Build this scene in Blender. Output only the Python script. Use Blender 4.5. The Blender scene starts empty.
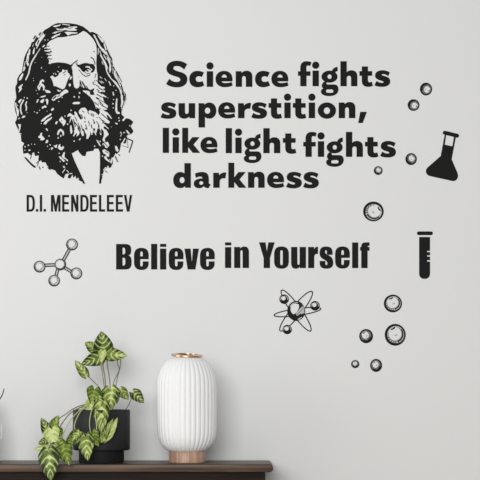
import bpy, bmesh, math, random
import numpy as np
from mathutils import Vector, Matrix
from mathutils.geometry import delaunay_2d_cdt
random.seed(7)
C = bpy.context.scene.collection
PI = math.pi
# ------------------------------------------------------------------ scale and camera
K = 0.0028                 # metres per photo pixel on the wall plane (y = 0)
DIST = 5.0                 # camera to wall
HOR = 380.0                # photo row of the eye level
TOPZ = 0.80                # sideboard top
ZC = TOPZ + (460 - HOR) * K

def P(px, py, y=0.0):
    """the point that stands at depth y and shows at photo position px, py"""
    f = (DIST + y) / DIST
    return Vector(((px - 240) * K * f, y, ZC + (HOR - py) * K * f))
def S(n, y=0.0):
    return n * K * (DIST + y) / DIST

cam_d = bpy.data.cameras.new('camera'); cam = bpy.data.objects.new('camera', cam_d); C.objects.link(cam)
cam.location = (0, -DIST, ZC); cam.rotation_euler = (PI / 2, 0, 0)
cam_d.sensor_width = 36; cam_d.lens = 36 * (DIST / K) / 480
cam_d.shift_y = (HOR - 240) / 480
cam_d.clip_end = 50
bpy.context.scene.camera = cam
vs = bpy.context.scene.view_settings
vs.view_transform = 'Standard'; vs.look = 'None'; vs.exposure = -.14; vs.gamma = 1.0; vs.use_curve_mapping = False

# ------------------------------------------------------------------ materials
def lin(c):
    return tuple(((v / 255) / 12.92 if v / 255 <= .04045 else ((v / 255 + .055) / 1.055) ** 2.4) for v in c) + (1,)
def mat(name, col, rough=.6, metal=0, spec=.5):
    m = bpy.data.materials.new(name); m.use_nodes = True
    b = m.node_tree.nodes['Principled BSDF']
    b.inputs['Base Color'].default_value = col if len(col) == 4 else tuple(col) + (1,)
    b.inputs['Roughness'].default_value = rough; b.inputs['Metallic'].default_value = metal
    b.inputs['Specular IOR Level'].default_value = spec
    return m
def N(m, t, **kw):
    n = m.node_tree.nodes.new(t)
    for k, v in kw.items(): setattr(n, k, v)
    return n
def LK(m, a, b): m.node_tree.links.new(a, b)
def bsdf(m): return m.node_tree.nodes['Principled BSDF']
def ramp(m, stops):
    r = N(m, 'ShaderNodeValToRGB'); e = r.color_ramp.elements
    e[0].position, e[0].color = stops[0]; e[1].position, e[1].color = stops[-1]
    for p, c in stops[1:-1]:
        x = e.new(p); x.color = c
    return r
def math_n(m, op, a, b=None):
    n = N(m, 'ShaderNodeMath', operation=op)
    for i, v in enumerate((a, b)):
        if v is None: continue
        if isinstance(v, (int, float)): n.inputs[i].default_value = v
        else: LK(m, v, n.inputs[i])
    return n.outputs[0]

vinyl = mat('black_vinyl', (.0085, .0085, .0085), .6, spec=.12)
vinyl_n = N(vinyl, 'ShaderNodeTexNoise'); vinyl_n.inputs['Scale'].default_value = 900
bp = N(vinyl, 'ShaderNodeBump'); bp.inputs['Strength'].default_value = .03
LK(vinyl, vinyl_n.outputs['Fac'], bp.inputs['Height']); LK(vinyl, bp.outputs['Normal'], bsdf(vinyl).inputs['Normal'])
grey_ink = mat('grey_ink', lin((120, 120, 120)), .55, spec=.25)
pale_ink = mat('pale_grey_ink', lin((188, 188, 188)), .55, spec=.25)

wall_m = mat('wall_paint', (.80, .808, .803), .85, spec=.2)
tn = N(wall_m, 'ShaderNodeTexNoise'); tn.inputs['Scale'].default_value = 260; tn.inputs['Detail'].default_value = 4
geo = N(wall_m, 'ShaderNodeNewGeometry'); LK(wall_m, geo.outputs['Position'], tn.inputs['Vector'])
bp = N(wall_m, 'ShaderNodeBump'); bp.inputs['Strength'].default_value = .04; bp.inputs['Distance'].default_value = .002
LK(wall_m, tn.outputs['Fac'], bp.inputs['Height']); LK(wall_m, bp.outputs['Normal'], bsdf(wall_m).inputs['Normal'])

def wood(name, dark, light, sc=(3, 60, 60), rough=.45, spec=.5):
    m = mat(name, dark, rough, spec=spec)
    tc = N(m, 'ShaderNodeTexCoord'); mp = N(m, 'ShaderNodeMapping'); mp.inputs['Scale'].default_value = sc
    LK(m, tc.outputs['Object'], mp.inputs['Vector'])
    n = N(m, 'ShaderNodeTexNoise'); n.inputs['Scale'].default_value = 1.6; n.inputs['Detail'].default_value = 8; n.inputs['Distortion'].default_value = .6
    LK(m, mp.outputs['Vector'], n.inputs['Vector'])
    r = ramp(m, [(.3, dark), (.52, tuple((a + b) / 2 for a, b in zip(dark, light))), (.72, light)])
    LK(m, n.outputs['Fac'], r.inputs['Fac']); LK(m, r.outputs['Color'], bsdf(m).inputs['Base Color'])
    b = N(m, 'ShaderNodeBump'); b.inputs['Strength'].default_value = .08; b.inputs['Distance'].default_value = .001
    LK(m, n.outputs['Fac'], b.inputs['Height']); LK(m, b.outputs['Normal'], bsdf(m).inputs['Normal'])
    return m
top_wood = wood('walnut_top', lin((50, 37, 28)), lin((104, 82, 65)), (3, 40, 70), .38, .3)
body_wood = wood('dark_walnut', lin((28, 21, 17)), lin((44, 34, 28)), (3, 40, 50), .6, .12)
base_wood = wood('lamp_base_wood', lin((148, 112, 88)), lin((206, 170, 143)), (90, 90, 4), .4)
floor_m = wood('pale_oak_floor', lin((178, 168, 156)), lin((206, 198, 188)), (2, 14, 1), .5)
brass = mat('rose_brass', lin((206, 172, 140)), .25, 1)
pot_m = mat('charcoal_ceramic', lin((33, 34, 36)), .5, spec=.3)
pn = N(pot_m, 'ShaderNodeTexNoise'); pn.inputs['Scale'].default_value = 180
bp = N(pot_m, 'ShaderNodeBump'); bp.inputs['Strength'].default_value = .06; bp.inputs['Distance'].default_value = .001
LK(pot_m, pn.outputs['Fac'], bp.inputs['Height']); LK(pot_m, bp.outputs['Normal'], bsdf(pot_m).inputs['Normal'])
soil_m = mat('soil', (.02, .013, .009), .95)
shade_m = mat('white_pleated_shade', (.90, .91, .91), .5, spec=.3)
vase_m = mat('pale_glass', (.85, .86, .85), .12); bsdf(vase_m).inputs['Transmission Weight'].default_value = .6
twig_m = mat('twig_bark', lin((70, 62, 55)), .8)
stem_m = mat('plant_stem', lin((112, 104, 66)), .6)
pale_stem_m = mat('pale_plant_stem', lin((178, 186, 128)), .6)

def leaf_mat(name, dark, mid, pale, amount, stripe=.08):
    m = mat(name, mid, .5, spec=.35)
    tc = N(m, 'ShaderNodeUVMap'); sx = N(m, 'ShaderNodeSeparateXYZ'); LK(m, tc.outputs['UV'], sx.inputs[0])
    u = math_n(m, 'ABSOLUTE', math_n(m, 'SUBTRACT', math_n(m, 'MULTIPLY', sx.outputs['X'], 2.0), 1.0))
    v = sx.outputs['Y']
    n = N(m, 'ShaderNodeTexNoise'); n.inputs['Scale'].default_value = 3.5; n.inputs['Detail'].default_value = 3
    oi = N(m, 'ShaderNodeObjectInfo'); va = N(m, 'ShaderNodeVectorMath', operation='ADD'); LK(m, tc.outputs['UV'], va.inputs[0])
    rv = N(m, 'ShaderNodeCombineXYZ'); LK(m, math_n(m, 'MULTIPLY', oi.outputs['Random'], 37.0), rv.inputs['Z']); LK(m, rv.outputs[0], va.inputs[1])
    LK(m, va.outputs[0], n.inputs['Vector'])
    nz = math_n(m, 'SUBTRACT', n.outputs['Fac'], .5)
    ph = math_n(m, 'ADD', math_n(m, 'SUBTRACT', v, math_n(m, 'MULTIPLY', u, .32)), math_n(m, 'MULTIPLY', nz, .10))
    st = math_n(m, 'SINE', math_n(m, 'MULTIPLY', ph, 2 * PI * 4.5))
    # pale midrib and side veins, green fields between them, dark patches towards the margin
    vein = math_n(m, 'POWER', math_n(m, 'MAXIMUM', math_n(m, 'MULTIPLY', st, -1.0), 0.0), 7.0)
    e = math_n(m, 'ADD', math_n(m, 'MULTIPLY', u, .62), math_n(m, 'ADD', math_n(m, 'MULTIPLY', nz, 1.25), math_n(m, 'MULTIPLY', st, stripe)))
    e = math_n(m, 'SUBTRACT', math_n(m, 'ADD', e, amount + .13), math_n(m, 'MULTIPLY', vein, .42))
    r = ramp(m, [(.05, pale), (.30, mid), (.56, mid), (.74, dark)])
    LK(m, e, r.inputs['Fac']); LK(m, r.outputs['Color'], bsdf(m).inputs['Base Color'])
    b = N(m, 'ShaderNodeBump'); b.inputs['Strength'].default_value = .25; b.inputs['Distance'].default_value = .002
    LK(m, st, b.inputs['Height']); LK(m, b.outputs['Normal'], bsdf(m).inputs['Normal'])
    bsdf(m).inputs['Subsurface Weight'].default_value = 0
    return m
leaf_var = leaf_mat('variegated_leaf', lin((34, 46, 14)), lin((124, 146, 60)), lin((208, 218, 146)), .02, .11)
leaf_dark = leaf_mat('deep_variegated_leaf', lin((26, 36, 13)), lin((100, 122, 44)), lin((206, 216, 148)), .12, .17)
leaf_green = leaf_mat('green_leaf', lin((58, 74, 20)), lin((106, 128, 40)), lin((164, 182, 88)), .04)
leaf_pale = leaf_mat('pale_leaf', lin((92, 112, 44)), lin((164, 182, 98)), lin((208, 218, 150)), -.2)

# ------------------------------------------------------------------ object helpers
def link(name, me, m=None, parent=None, loc=None):
    o = bpy.data.objects.new(name, me); C.objects.link(o)
    if m and not me.materials: me.materials.append(m)
    if loc is not None: o.location = loc
    if parent: o.parent = parent
    return o
def from_bm(name, bm, m, parent=None, loc=None, smooth=None):
    bmesh.ops.recalc_face_normals(bm, faces=bm.faces)
    me = bpy.data.meshes.new(name); bm.to_mesh(me); bm.free()
    if smooth is not None:
        for p in me.polygons: p.use_smooth = True
        if smooth < 180: me.set_sharp_from_angle(angle=math.radians(smooth))
    return link(name, me, m, parent, loc)
def tag(o, label, cat, group=None):
    o['label'] = label; o['category'] = cat
    if group: o['group'] = group
    return o
def thing(name, loc, label, cat, group=None):
    o = bpy.data.objects.new(name, None); C.objects.link(o); o.location = loc; o.empty_display_size = .03
    return tag(o, label, cat, group)
def box_bm(x0, x1, y0, y1, z0, z1, bev=0, seg=3, bm=None):
    bm = bm or bmesh.new()
    r = bmesh.ops.create_cube(bm, size=1)
    for v in r['verts']:
        v.co = Vector(((x0 + x1) / 2 + v.co.x * (x1 - x0), (y0 + y1) / 2 + v.co.y * (y1 - y0), (z0 + z1) / 2 + v.co.z * (z1 - z0)))
    if bev:
        es = list({e for v in r['verts'] for e in v.link_edges})
        bmesh.ops.bevel(bm, geom=es, offset=bev, segments=seg, affect='EDGES', profile=.5)
    return bm
def lathe_bm(prof, n=96, rad=None, bm=None):
    """prof: list of (r, z); rad(theta, i) multiplies the radius"""
    bm = bm or bmesh.new(); rows = []
    for i, (r, z) in enumerate(prof):
        if r < 1e-6: rows.append([bm.verts.new((0, 0, z))]); continue
        row = []
        for k in range(n):
            t = 2 * PI * k / n; q = r * (rad(t, i) if rad else 1)
            row.append(bm.verts.new((q * math.cos(t), q * math.sin(t), z)))
        rows.append(row)
    for a, b in zip(rows, rows[1:]):
        for k in range(n):
            k2 = (k + 1) % n
            if len(a) == 1 and len(b) == 1: continue
            if len(a) == 1: bm.faces.new((a[0], b[k], b[k2]))
            elif len(b) == 1: bm.faces.new((a[k], a[k2], b[0]))
            else: bm.faces.new((a[k], a[k2], b[k2], b[k]))
    return bm
def catmull(pts, n=8):
    pts = [Vector(p) for p in pts]
    if len(pts) < 3: return [pts[0].lerp(pts[-1], i / n) for i in range(n + 1)]
    q = [pts[0] * 2 - pts[1]] + pts + [pts[-1] * 2 - pts[-2]]; out = []
    for i in range(1, len(q) - 2):
        a, b, c, d = q[i - 1:i + 3]
        for k in range(n):
            t = k / n
            out.append(.5 * ((2 * b) + (c - a) * t + (2 * a - 5 * b + 4 * c - d) * t * t + (3 * b - a - 3 * c + d) * t ** 3))
    out.append(pts[-1]); return out
def tube_bm(pts, r0, r1=None, n=8, bm=None):
    bm = bm or bmesh.new(); r1 = r0 if r1 is None else r1; rows = []
    for i, p in enumerate(pts):
        d = (pts[min(i + 1, len(pts) - 1)] - pts[max(i - 1, 0)]).normalized()
        a = d.cross(Vector((0, 1, 0)));  a = a if a.length > .05 else d.cross(Vector((1, 0, 0)))
        a.normalize(); b = d.cross(a); r = r0 + (r1 - r0) * i / (len(pts) - 1)
        rows.append([bm.verts.new(p + a * r * math.cos(2 * PI * k / n) + b * r * math.sin(2 * PI * k / n)) for k in range(n)])
    for a, b in zip(rows, rows[1:]):
        for k in range(n): bm.faces.new((a[k], a[(k + 1) % n], b[(k + 1) % n], b[k]))
    bm.faces.new(rows[0][::-1]); bm.faces.new(rows[-1])
    return bm

# ------------------------------------------------------------------ cut vinyl: shapes drawn as distance fields, contoured, triangulated and given a thickness
def sd_poly(pts, X, Y):
    d = np.full(X.shape, 1e9); inside = np.zeros(X.shape, bool)
    n = len(pts)
    for i in range(n):
        ax, ay = pts[i]; bx, by = pts[(i + 1) % n]
        ex, ey = bx - ax, by - ay; l2 = ex * ex + ey * ey
        if l2 < 1e-12: continue
        t = np.clip(((X - ax) * ex + (Y - ay) * ey) / l2, 0, 1)
        d = np.minimum(d, (X - ax - t * ex) ** 2 + (Y - ay - t * ey) ** 2)
        if ay != by:
            inside ^= ((Y < ay) != (Y < by)) & (X < ax + (Y - ay) * ex / ey)
    return np.where(inside, -1, 1) * np.sqrt(d)
def chaikin(p):
    o = []
    for i in range(len(p)):
        a, b = p[i], p[(i + 1) % len(p)]
        o += [(a[0] * .87 + b[0] * .13, a[1] * .87 + b[1] * .13), (a[0] * .13 + b[0] * .87, a[1] * .13 + b[1] * .87)]
    return o
def path(s):
    """small path language: M x y  L x y  C x1 y1 x2 y2 x y  Z -> list of closed polylines"""
    tk = s.replace(',', ' ').split(); i = 0; cur = None; out = []; cmd = None
    while i < len(tk):
        if tk[i] in 'MLCZ': cmd = tk[i]; i += 1
        elif tk[i][0] in 'MLC' and len(tk[i]) > 1: cmd = tk[i][0]; tk[i] = tk[i][1:]
        if cmd == 'Z': continue
        if cmd in 'ML':
            q = (float(tk[i]), float(tk[i + 1])); i += 2
            if cmd == 'M': cur = [q]; out.append(cur); cmd = 'L'
            else: cur.append(q)
        else:
            v = [float(t) for t in tk[i:i + 6]]; i += 6; a = cur[-1]
            for k in range(1, 11):
                t = k / 10; u = 1 - t
                cur.append((u**3 * a[0] + 3*u*u*t * v[0] + 3*u*t*t * v[2] + t**3 * v[4], u**3 * a[1] + 3*u*u*t * v[1] + 3*u*t*t * v[3] + t**3 * v[5]))
    return out
def ell(cx, cy, rx, ry=None, rot=0, n=40):
    ry = rx if ry is None else ry; c, s = math.cos(rot), math.sin(rot)
    return [(cx + rx * math.cos(a) * c - ry * math.sin(a) * s, cy + rx * math.cos(a) * s + ry * math.sin(a) * c) for a in [2 * PI * k / n for k in range(n)]]

class Field:
    def __init__(s, x0, y0, x1, y1, res=8):
        s.x0, s.y0, s.res = x0, y0, res
        s.w, s.h = int((x1 - x0) * res) + 1, int((y1 - y0) * res) + 1
        s.f = np.full((s.h, s.w), 9.0)
    def _win(s, xa, ya, xb, yb, m=1.0):
        i0 = max(0, int((xa - m - s.x0) * s.res)); i1 = min(s.w, int((xb + m - s.x0) * s.res) + 2)
        j0 = max(0, int((ya - m - s.y0) * s.res)); j1 = min(s.h, int((yb + m - s.y0) * s.res) + 2)
        if i1 <= i0 or j1 <= j0: return None
        X, Y = np.meshgrid(s.x0 + np.arange(i0, i1) / s.res, s.y0 + np.arange(j0, j1) / s.res)
        return slice(j0, j1), slice(i0, i1), X, Y
    def _put(s, w, d, add):
        a, b = w[0], w[1]
        s.f[a, b] = np.minimum(s.f[a, b], d) if add else np.maximum(s.f[a, b], -d)
    def poly(s, p, add=True, soft=0):
        for _ in range(soft): p = chaikin(p)
        xs = [q[0] for q in p]; ys = [q[1] for q in p]
        w = s._win(min(xs), min(ys), max(xs), max(ys))
        if w: s._put(w, sd_poly(p, w[2], w[3]), add)
        return s
    def stroke(s, p, wd, add=True, closed=False):
        xs = [q[0] for q in p]; ys = [q[1] for q in p]
        w = s._win(min(xs) - wd, min(ys) - wd, max(xs) + wd, max(ys) + wd)
        if not w: return s
        d = np.full(w[2].shape, 1e9); pr = list(zip(p, p[1:] + ([p[0]] if closed else [])))[:None if closed else len(p) - 1]
        for (ax, ay), (bx, by) in pr:
            ex, ey = bx - ax, by - ay; l2 = ex * ex + ey * ey + 1e-12
            t = np.clip(((w[2] - ax) * ex + (w[3] - ay) * ey) / l2, 0, 1)
            d = np.minimum(d, (w[2] - ax - t * ex) ** 2 + (w[3] - ay - t * ey) ** 2)
        s._put(w, np.sqrt(d) - wd / 2, add); return s
    def keep(s, polys, inside=True):
        X, Y = np.meshgrid(s.x0 + np.arange(s.w) / s.res, s.y0 + np.arange(s.h) / s.res)
        d = np.full(X.shape, 9.0)
        for p in polys: d = np.minimum(d, sd_poly(p, X, Y))
        s.f = np.maximum(s.f, d if inside else -d); return s
    def copy(s):
        o = Field.__new__(Field); o.__dict__.update(s.__dict__); o.f = s.f.copy(); return o
    def contours(s, tol=.035, minlen=5):
        f = s.f.copy(); f[0, :] = f[-1, :] = 9; f[:, 0] = f[:, -1] = 9
        f[np.abs(f) < 1e-4] = 1e-4
        neg = f < 0
        code = neg[:-1, :-1] * 1 + neg[:-1, 1:] * 2 + neg[1:, 1:] * 4 + neg[1:, :-1] * 8
        nxt = {}
        # cell edges: 0 top, 1 right, 2 bottom, 3 left ; segments keep the dark side on one hand
        tab = {1: [(3, 0)], 2: [(0, 1)], 3: [(3, 1)], 4: [(1, 2)], 5: [(3, 0), (1, 2)], 6: [(0, 2)], 7: [(3, 2)], 8: [(2, 3)], 9: [(2, 0)],
               10: [(0, 1), (2, 3)], 11: [(2, 1)], 12: [(1, 3)], 13: [(1, 0)], 14: [(0, 3)]}
        def key(j, i, e):
            return ((j, i, 0), (j, i + 1, 1), (j + 1, i, 0), (j, i, 1))[e]
        jj, ii = np.nonzero((code > 0) & (code < 15))
        for j, i in zip(jj.tolist(), ii.tolist()):
            for a, b in tab[int(code[j, i])]: nxt[key(j, i, a)] = key(j, i, b)
        def pt(k):
            j, i, h = k
            if h == 0: a, b = f[j, i], f[j, i + 1]; t = a / (a - b); return (s.x0 + (i + t) / s.res, s.y0 + j / s.res)
            a, b = f[j, i], f[j + 1, i]; t = a / (a - b); return (s.x0 + i / s.res, s.y0 + (j + t) / s.res)
        loops = []
        while nxt:
            k0 = next(iter(nxt)); k = k0; lp = []
            while k in nxt: lp.append(pt(k)); k = nxt.pop(k)
            if len(lp) < minlen: continue
            lp = simplify(lp, tol)
            if len(lp) >= 3:
                ar = abs(sum(a[0] * b[1] - b[0] * a[1] for a, b in zip(lp, lp[1:] + lp[:1]))) / 2
                if ar > .06: loops.append(lp)
        return loops
def simplify(lp, tol):
    a = np.array(lp); n = len(a)
    far = int(np.argmax(((a - a[0]) ** 2).sum(1)))
    def dp(i, j, out):
        st = [(i, j)]; keep = {i, j}
        while st:
            p, q = st.pop()
            if q - p < 2: continue
            A, B = a[p], a[q % n]; d = B - A; L = math.hypot(*d); seg = a[p + 1:q]
            dist = np.abs((seg[:, 0] - A[0]) * d[1] - (seg[:, 1] - A[1]) * d[0]) / L if L > 1e-9 else np.hypot(*(seg - A).T)
            k = int(np.argmax(dist))
            if dist[k] > tol: m = p + 1 + k; keep.add(m); st += [(p, m), (m, q)]
        return sorted(keep)
    if far == 0: return lp
    ks = dp(0, far, None)[:-1] + dp(far, n, None)[:-1]
    return [lp[k] for k in ks]
def vinyl_mesh(name, loops, ox, oy, y0=-.00004, y1=-.0007):
    """loops in photo pixels -> solid sheet; (ox, oy) is the pixel of the local origin"""
    vs2, es = [], []
    for lp in loops:
        b = len(vs2); vs2 += [Vector(((x - ox) * K, (oy - y) * K)) for x, y in lp]
        es += [(b + i, b + (i + 1) % len(lp)) for i in range(len(lp))]
    SC = 1000
    v, e, fc, *_ = delaunay_2d_cdt([q * SC for q in vs2], es, [], 0, 1e-5)
    va = np.array([(q.x, q.y) for q in v]); ce = np.array([va[list(t)].mean(0) for t in fc])
    ins = np.zeros(len(fc), bool)
    for i, j in es:                                        # even-odd test of each triangle's centre
        a, b = vs2[i] * SC, vs2[j] * SC
        if a.y != b.y: ins ^= ((ce[:, 1] < a.y) != (ce[:, 1] < b.y)) & (ce[:, 0] < a.x + (ce[:, 1] - a.y) * (b.x - a.x) / (b.y - a.y))
    fc = [t for t, k in zip(fc, ins) if k]
    cnt = {}
    for t in fc:
        for i in range(len(t)):
            k = tuple(sorted((t[i], t[(i + 1) % len(t)]))); cnt[k] = cnt.get(k, 0) + 1
    n = len(v)
    co = [(q.x / SC, y1, q.y / SC) for q in v] + [(q.x / SC, y0, q.y / SC) for q in v]
    faces = [tuple(t) for t in fc] + [tuple(i + n for i in reversed(t)) for t in fc]
    for (i, j), c in cnt.items():
        if c == 1: faces.append((i, j, j + n, i + n))
    me = bpy.data.meshes.new(name); me.from_pydata(co, [], faces); me.validate()
    bm = bmesh.new(); bm.from_mesh(me); bmesh.ops.recalc_face_normals(bm, faces=bm.faces); bm.to_mesh(me); bm.free()
    return me
def sheet(name, fld, ox, oy, m=None, parent=None, y0=-.00004, y1=-.0007, tol=.035):
    lps = fld.contours(tol) if isinstance(fld, Field) else fld
    if not lps: return None
    me = vinyl_mesh(name, lps, ox, oy, y0, y1)
    return link(name, me, m or vinyl, parent)

# ------------------------------------------------------------------ the room
def structure(o): o['kind'] = 'structure'; return o
structure(from_bm('wall_back', box_bm(-3.2, 3.2, 0, .12, 0, 2.7), wall_m))
structure(from_bm('floor', box_bm(-3.2, 3.2, -6.2, 0, -.1, 0), floor_m))
structure(from_bm('baseboard_back', box_bm(-3.2, 3.2, -.014, -.0005, 0.0005, .09, .003, 2), mat('trim_paint', (.8, .8, .79), .5)))

# ------------------------------------------------------------------ lettering
GL = {}      # name -> (scale, baseline, left, outlines that add, outlines that cut)
def glyph(nm, sc, left, base, add, cut=''):
    a = path(add) if isinstance(add, str) else add
    c = path(cut) if isinstance(cut, str) else cut
    tr = lambda ps: [[((x - left) / sc, (y - base) / sc) for x, y in p] for p in ps]
    GL[nm] = (tr(a), tr(c))
def rect(x0, y0, x1, y1): return [(x0, y0), (x1, y0), (x1, y1), (x0, y1)]
# heavy humanist face of the quotation
glyph('S', 8, 48, 255, 'M 217 75 C 195 55 165 46 135 46 C 85 46 52 72 52 108 C 52 148 85 160 120 170 C 145 177 162 182 162 197 C 162 210 150 216 132 216 C 110 216 92 207 75 190 L 48 232 C 72 250 102 259 136 259 C 188 259 219 233 219 194 C 219 156 190 143 150 132 C 122 124 107 118 107 104 C 107 94 117 88 133 88 C 155 88 175 98 193 117')
glyph('c', 8, 234, 255, 'M 352 140 C 335 131 318 127 298 127 C 258 127 234 155 234 193 C 234 232 258 258 298 258 C 320 258 338 253 355 243 L 339 208 C 330 213 322 215 312 215 C 296 215 286 207 286 193 C 286 179 296 170 310 170 C 319 170 327 173 334 177')
glyph('i', 8, 374, 255, [rect(374, 130, 425, 255), ell(399.5, 87, 29)])
glyph('e', 6, 3, 191, 'M 104 158 L 40 158 C 43 165 52 168 62 168 C 75 168 88 166 100 162 L 106 183 C 93 190 75 193 58 193 C 22 193 3 172 3 144 C 3 115 24 95 55 95 C 87 95 105 116 105 146 C 105 151 104 155 104 158', 'M 40 135 L 71 135 C 70 124 64 117 55 117 C 47 117 41 124 40 135')
glyph('n', 6, 124, 191, 'M 124 97 L 158 97 L 160 107 C 168 98 178 94 190 94 C 212 94 224 107 224 132 L 224 191 L 185 191 L 185 141 C 185 131 181 126 174 126 C 167 126 162 131 162 141 L 162 191 L 124 191')
glyph('f', 9.6, 38, 300, 'M 60 300 L 60 200 L 38 200 L 38 157 L 60 157 L 60 125 C 60 82 82 60 120 60 C 140 60 155 64 168 70 L 155 107 C 147 103 140 101 133 101 C 124 101 119 107 119 120 L 119 157 L 158 157 L 158 200 L 120 200 L 120 300')
glyph('g', 9.6, 258, 300, [ell(340, 208, 77, 58)] + path('M 360 165 C 366 135 385 116 418 114 L 419 156 C 405 156 398 160 392 180') + path('M 300 283 L 385 283 C 412 283 427 302 427 330 C 427 370 392 395 340 395 C 288 395 258 378 258 352 C 258 335 268 328 280 322 C 262 312 258 278 290 255 L 318 262 C 308 268 308 276 318 283'),
      [ell(341, 208, 20, 22)] + path('M 322 331 L 362 331 C 382 331 382 363 362 363 L 322 363 C 302 363 302 331 322 331'))
glyph('h', 9.6, -15, 300, 'M -15 60 L 46 60 L 46 166 C 56 153 70 147 90 147 C 128 147 148 168 148 208 L 148 300 L 87 300 L 87 222 C 87 207 80 200 68 200 C 54 200 46 208 46 224 L 46 300 L -15 300')
glyph('t', 9.6, 167, 300, 'M 190 110 L 249 110 L 249 155 L 290 155 L 290 200 L 249 200 L 249 240 C 249 256 255 262 266 262 C 273 262 280 260 286 256 L 296 297 C 283 303 268 306 250 306 C 212 306 190 288 190 248 L 190 200 L 167 200 L 167 155 L 190 155')
glyph('s', 9.6, 311, 300, 'M 459 167 C 440 154 412 147 388 147 C 345 147 317 166 317 198 C 317 228 345 238 372 246 C 390 251 398 254 398 260 C 398 266 391 268 383 268 C 366 268 350 262 331 249 L 311 291 C 330 302 356 306 384 306 C 432 306 463 288 463 253 C 463 222 440 212 410 203 C 388 197 381 195 381 190 C 381 185 388 184 396 184 C 411 184 428 190 444 204')
glyph('u', 6, 141, 157, 'M 141 67 L 180 67 L 180 117 C 180 127 184 131 190 131 C 197 131 202 126 202 116 L 202 67 L 241 67 L 241 157 L 207 157 L 205 148 C 197 156 188 160 177 160 C 153 160 141 147 141 122')
glyph('p', 6, 261, 157, 'M 261 67 L 294 67 L 297 76 C 304 68 314 63 326 63 C 351 63 368 84 368 112 C 368 140 351 160 326 160 C 315 160 306 156 300 149 L 300 213 L 261 213', 'M 299 112 C 299 100 306 94 315 94 C 325 94 331 101 331 112 C 331 123 325 130 315 130 C 306 130 299 124 299 112')
glyph('r', 6, 48, 157, 'M 48 67 L 82 67 L 84 82 C 92 70 108 62 127 66 L 121 101 C 105 97 87 103 87 122 L 87 157 L 48 157')
glyph('o', 6, 106, 157, [ell(161, 111.5, 55, 49)], [ell(161, 112, 18.5, 20)])
glyph(',', 6, 349, 157, 'M 361 119 L 401 119 L 376 186 L 349 186')
glyph('l', 6.857, 32, 212, [rect(32, 40, 75, 212)])
glyph('k', 6.857, 166, 212, [rect(166, 40, 207, 212)] + path('M 200 150 L 235 104 L 286 104 L 243 155 L 290 212 L 238 212 L 200 164'))
glyph('d', 6, 31, 185, 'M 137 37 L 98 37 L 98 99 C 92 93 84 90 74 90 C 48 90 31 111 31 139 C 31 168 47 187 73 187 C 85 187 94 183 101 175 L 104 185 L 137 185', [ell(84, 139, 15, 18)])
glyph('a', 6, 154, 185, 'M 161 100 C 175 93 190 90 204 90 C 233 90 245 105 245 130 L 245 155 C 245 161 249 163 257 164 L 243 187 C 230 188 220 184 214 176 C 207 184 197 188 186 188 C 167 188 154 176 154 160 C 154 140 172 130 206 128 C 206 121 202 118 192 118 C 184 118 176 120 167 126', [ell(199, 156, 12, 11)])
# condensed heavy grotesque of the second line
glyph('B2', 8, 33, 252, 'M 33 48 L 105 48 C 140 48 154 62 154 95 C 154 122 148 134 132 140 C 150 145 157 158 157 195 C 157 237 143 252 102 252 L 33 252', 'M 85 78 L 92 78 C 102 78 106 85 106 104 C 106 124 101 131 92 131 L 85 131 M 85 158 L 93 158 C 103 158 107 166 107 189 C 107 211 102 220 93 220 L 85 220')
glyph('e2', 8, 176, 252, 'M 293 170 L 226 170 L 226 212 C 226 222 230 227 236 227 C 243 227 246 222 246 210 L 246 187 L 293 187 L 293 198 C 293 238 276 256 235 256 C 194 256 176 234 176 190 L 176 142 C 176 98 196 79 236 79 C 276 79 294 100 294 142', 'M 226 146 L 246 146 L 246 124 C 246 113 242 108 236 108 C 230 108 226 113 226 124')
glyph('l2', 8, 313, 252, [rect(313, 47, 362, 252)])
glyph('i2', 8, 384, 252, [rect(384, 47, 434, 71), rect(384, 85, 434, 252)])
glyph('v2', 8, 155, 252, 'M 155 85 L 205 85 L 215 195 L 223 85 L 271 85 L 243 252 L 181 252')
glyph('n2', 8, 113, 240, 'M 113 72 L 162 72 L 161 85 C 170 73 180 68 192 68 C 222 68 232 84 232 120 L 232 240 L 181 240 L 181 118 C 181 104 179 98 172 98 C 165 98 163 104 163 118 L 163 240 L 113 240')
glyph('Y2', 8, 32, 241, 'M 32 35 L 84 35 L 95 108 L 107 35 L 158 35 L 120 160 L 120 241 L 69 241 L 69 160')
glyph('o2', 8, 153, 241, 'M 212 68 C 253 68 271 88 271 130 L 271 184 C 271 226 253 246 212 246 C 171 246 153 226 153 184 L 153 130 C 153 88 171 68 212 68', 'M 212 98 C 219 98 222 103 222 115 L 222 200 C 222 212 219 217 212 217 C 205 217 202 212 202 200 L 202 115 C 202 103 205 98 212 98')
glyph('u2', 8, 289, 241, 'M 289 72 L 339 72 L 339 195 C 339 209 341 215 348 215 C 355 215 357 209 357 195 L 357 72 L 408 72 L 408 241 L 358 241 L 358 229 C 350 241 341 246 327 246 C 299 246 289 230 289 195')
glyph('r2', 8, -31, 241, 'M -31 72 L 17 72 L 17 92 C 24 76 34 69 48 69 L 48 127 C 24 127 18 134 18 158 L 18 241 L -31 241')
glyph('s2', 8, 61, 241, 'M 165 135 L 119 135 L 119 113 C 119 103 117 98 112 98 C 107 98 105 102 105 110 C 105 122 110 126 128 136 C 160 152 170 168 170 200 C 170 232 150 246 114 246 C 78 246 62 232 62 200 L 62 184 L 107 184 L 107 202 C 107 213 109 217 115 217 C 121 217 123 212 123 203 C 123 190 116 184 98 174 C 70 160 61 146 61 118 C 61 84 78 68 113 68 C 148 68 165 84 165 118')
glyph('f2', 8, 385, 241, 'M 394 241 L 394 102 L 385 102 L 385 72 L 394 72 L 394 70 C 394 45 405 35 435 35 L 460 35 L 460 62 C 448 62 445 65 445 72 L 460 72 L 460 102 L 445 102 L 445 241')
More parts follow.
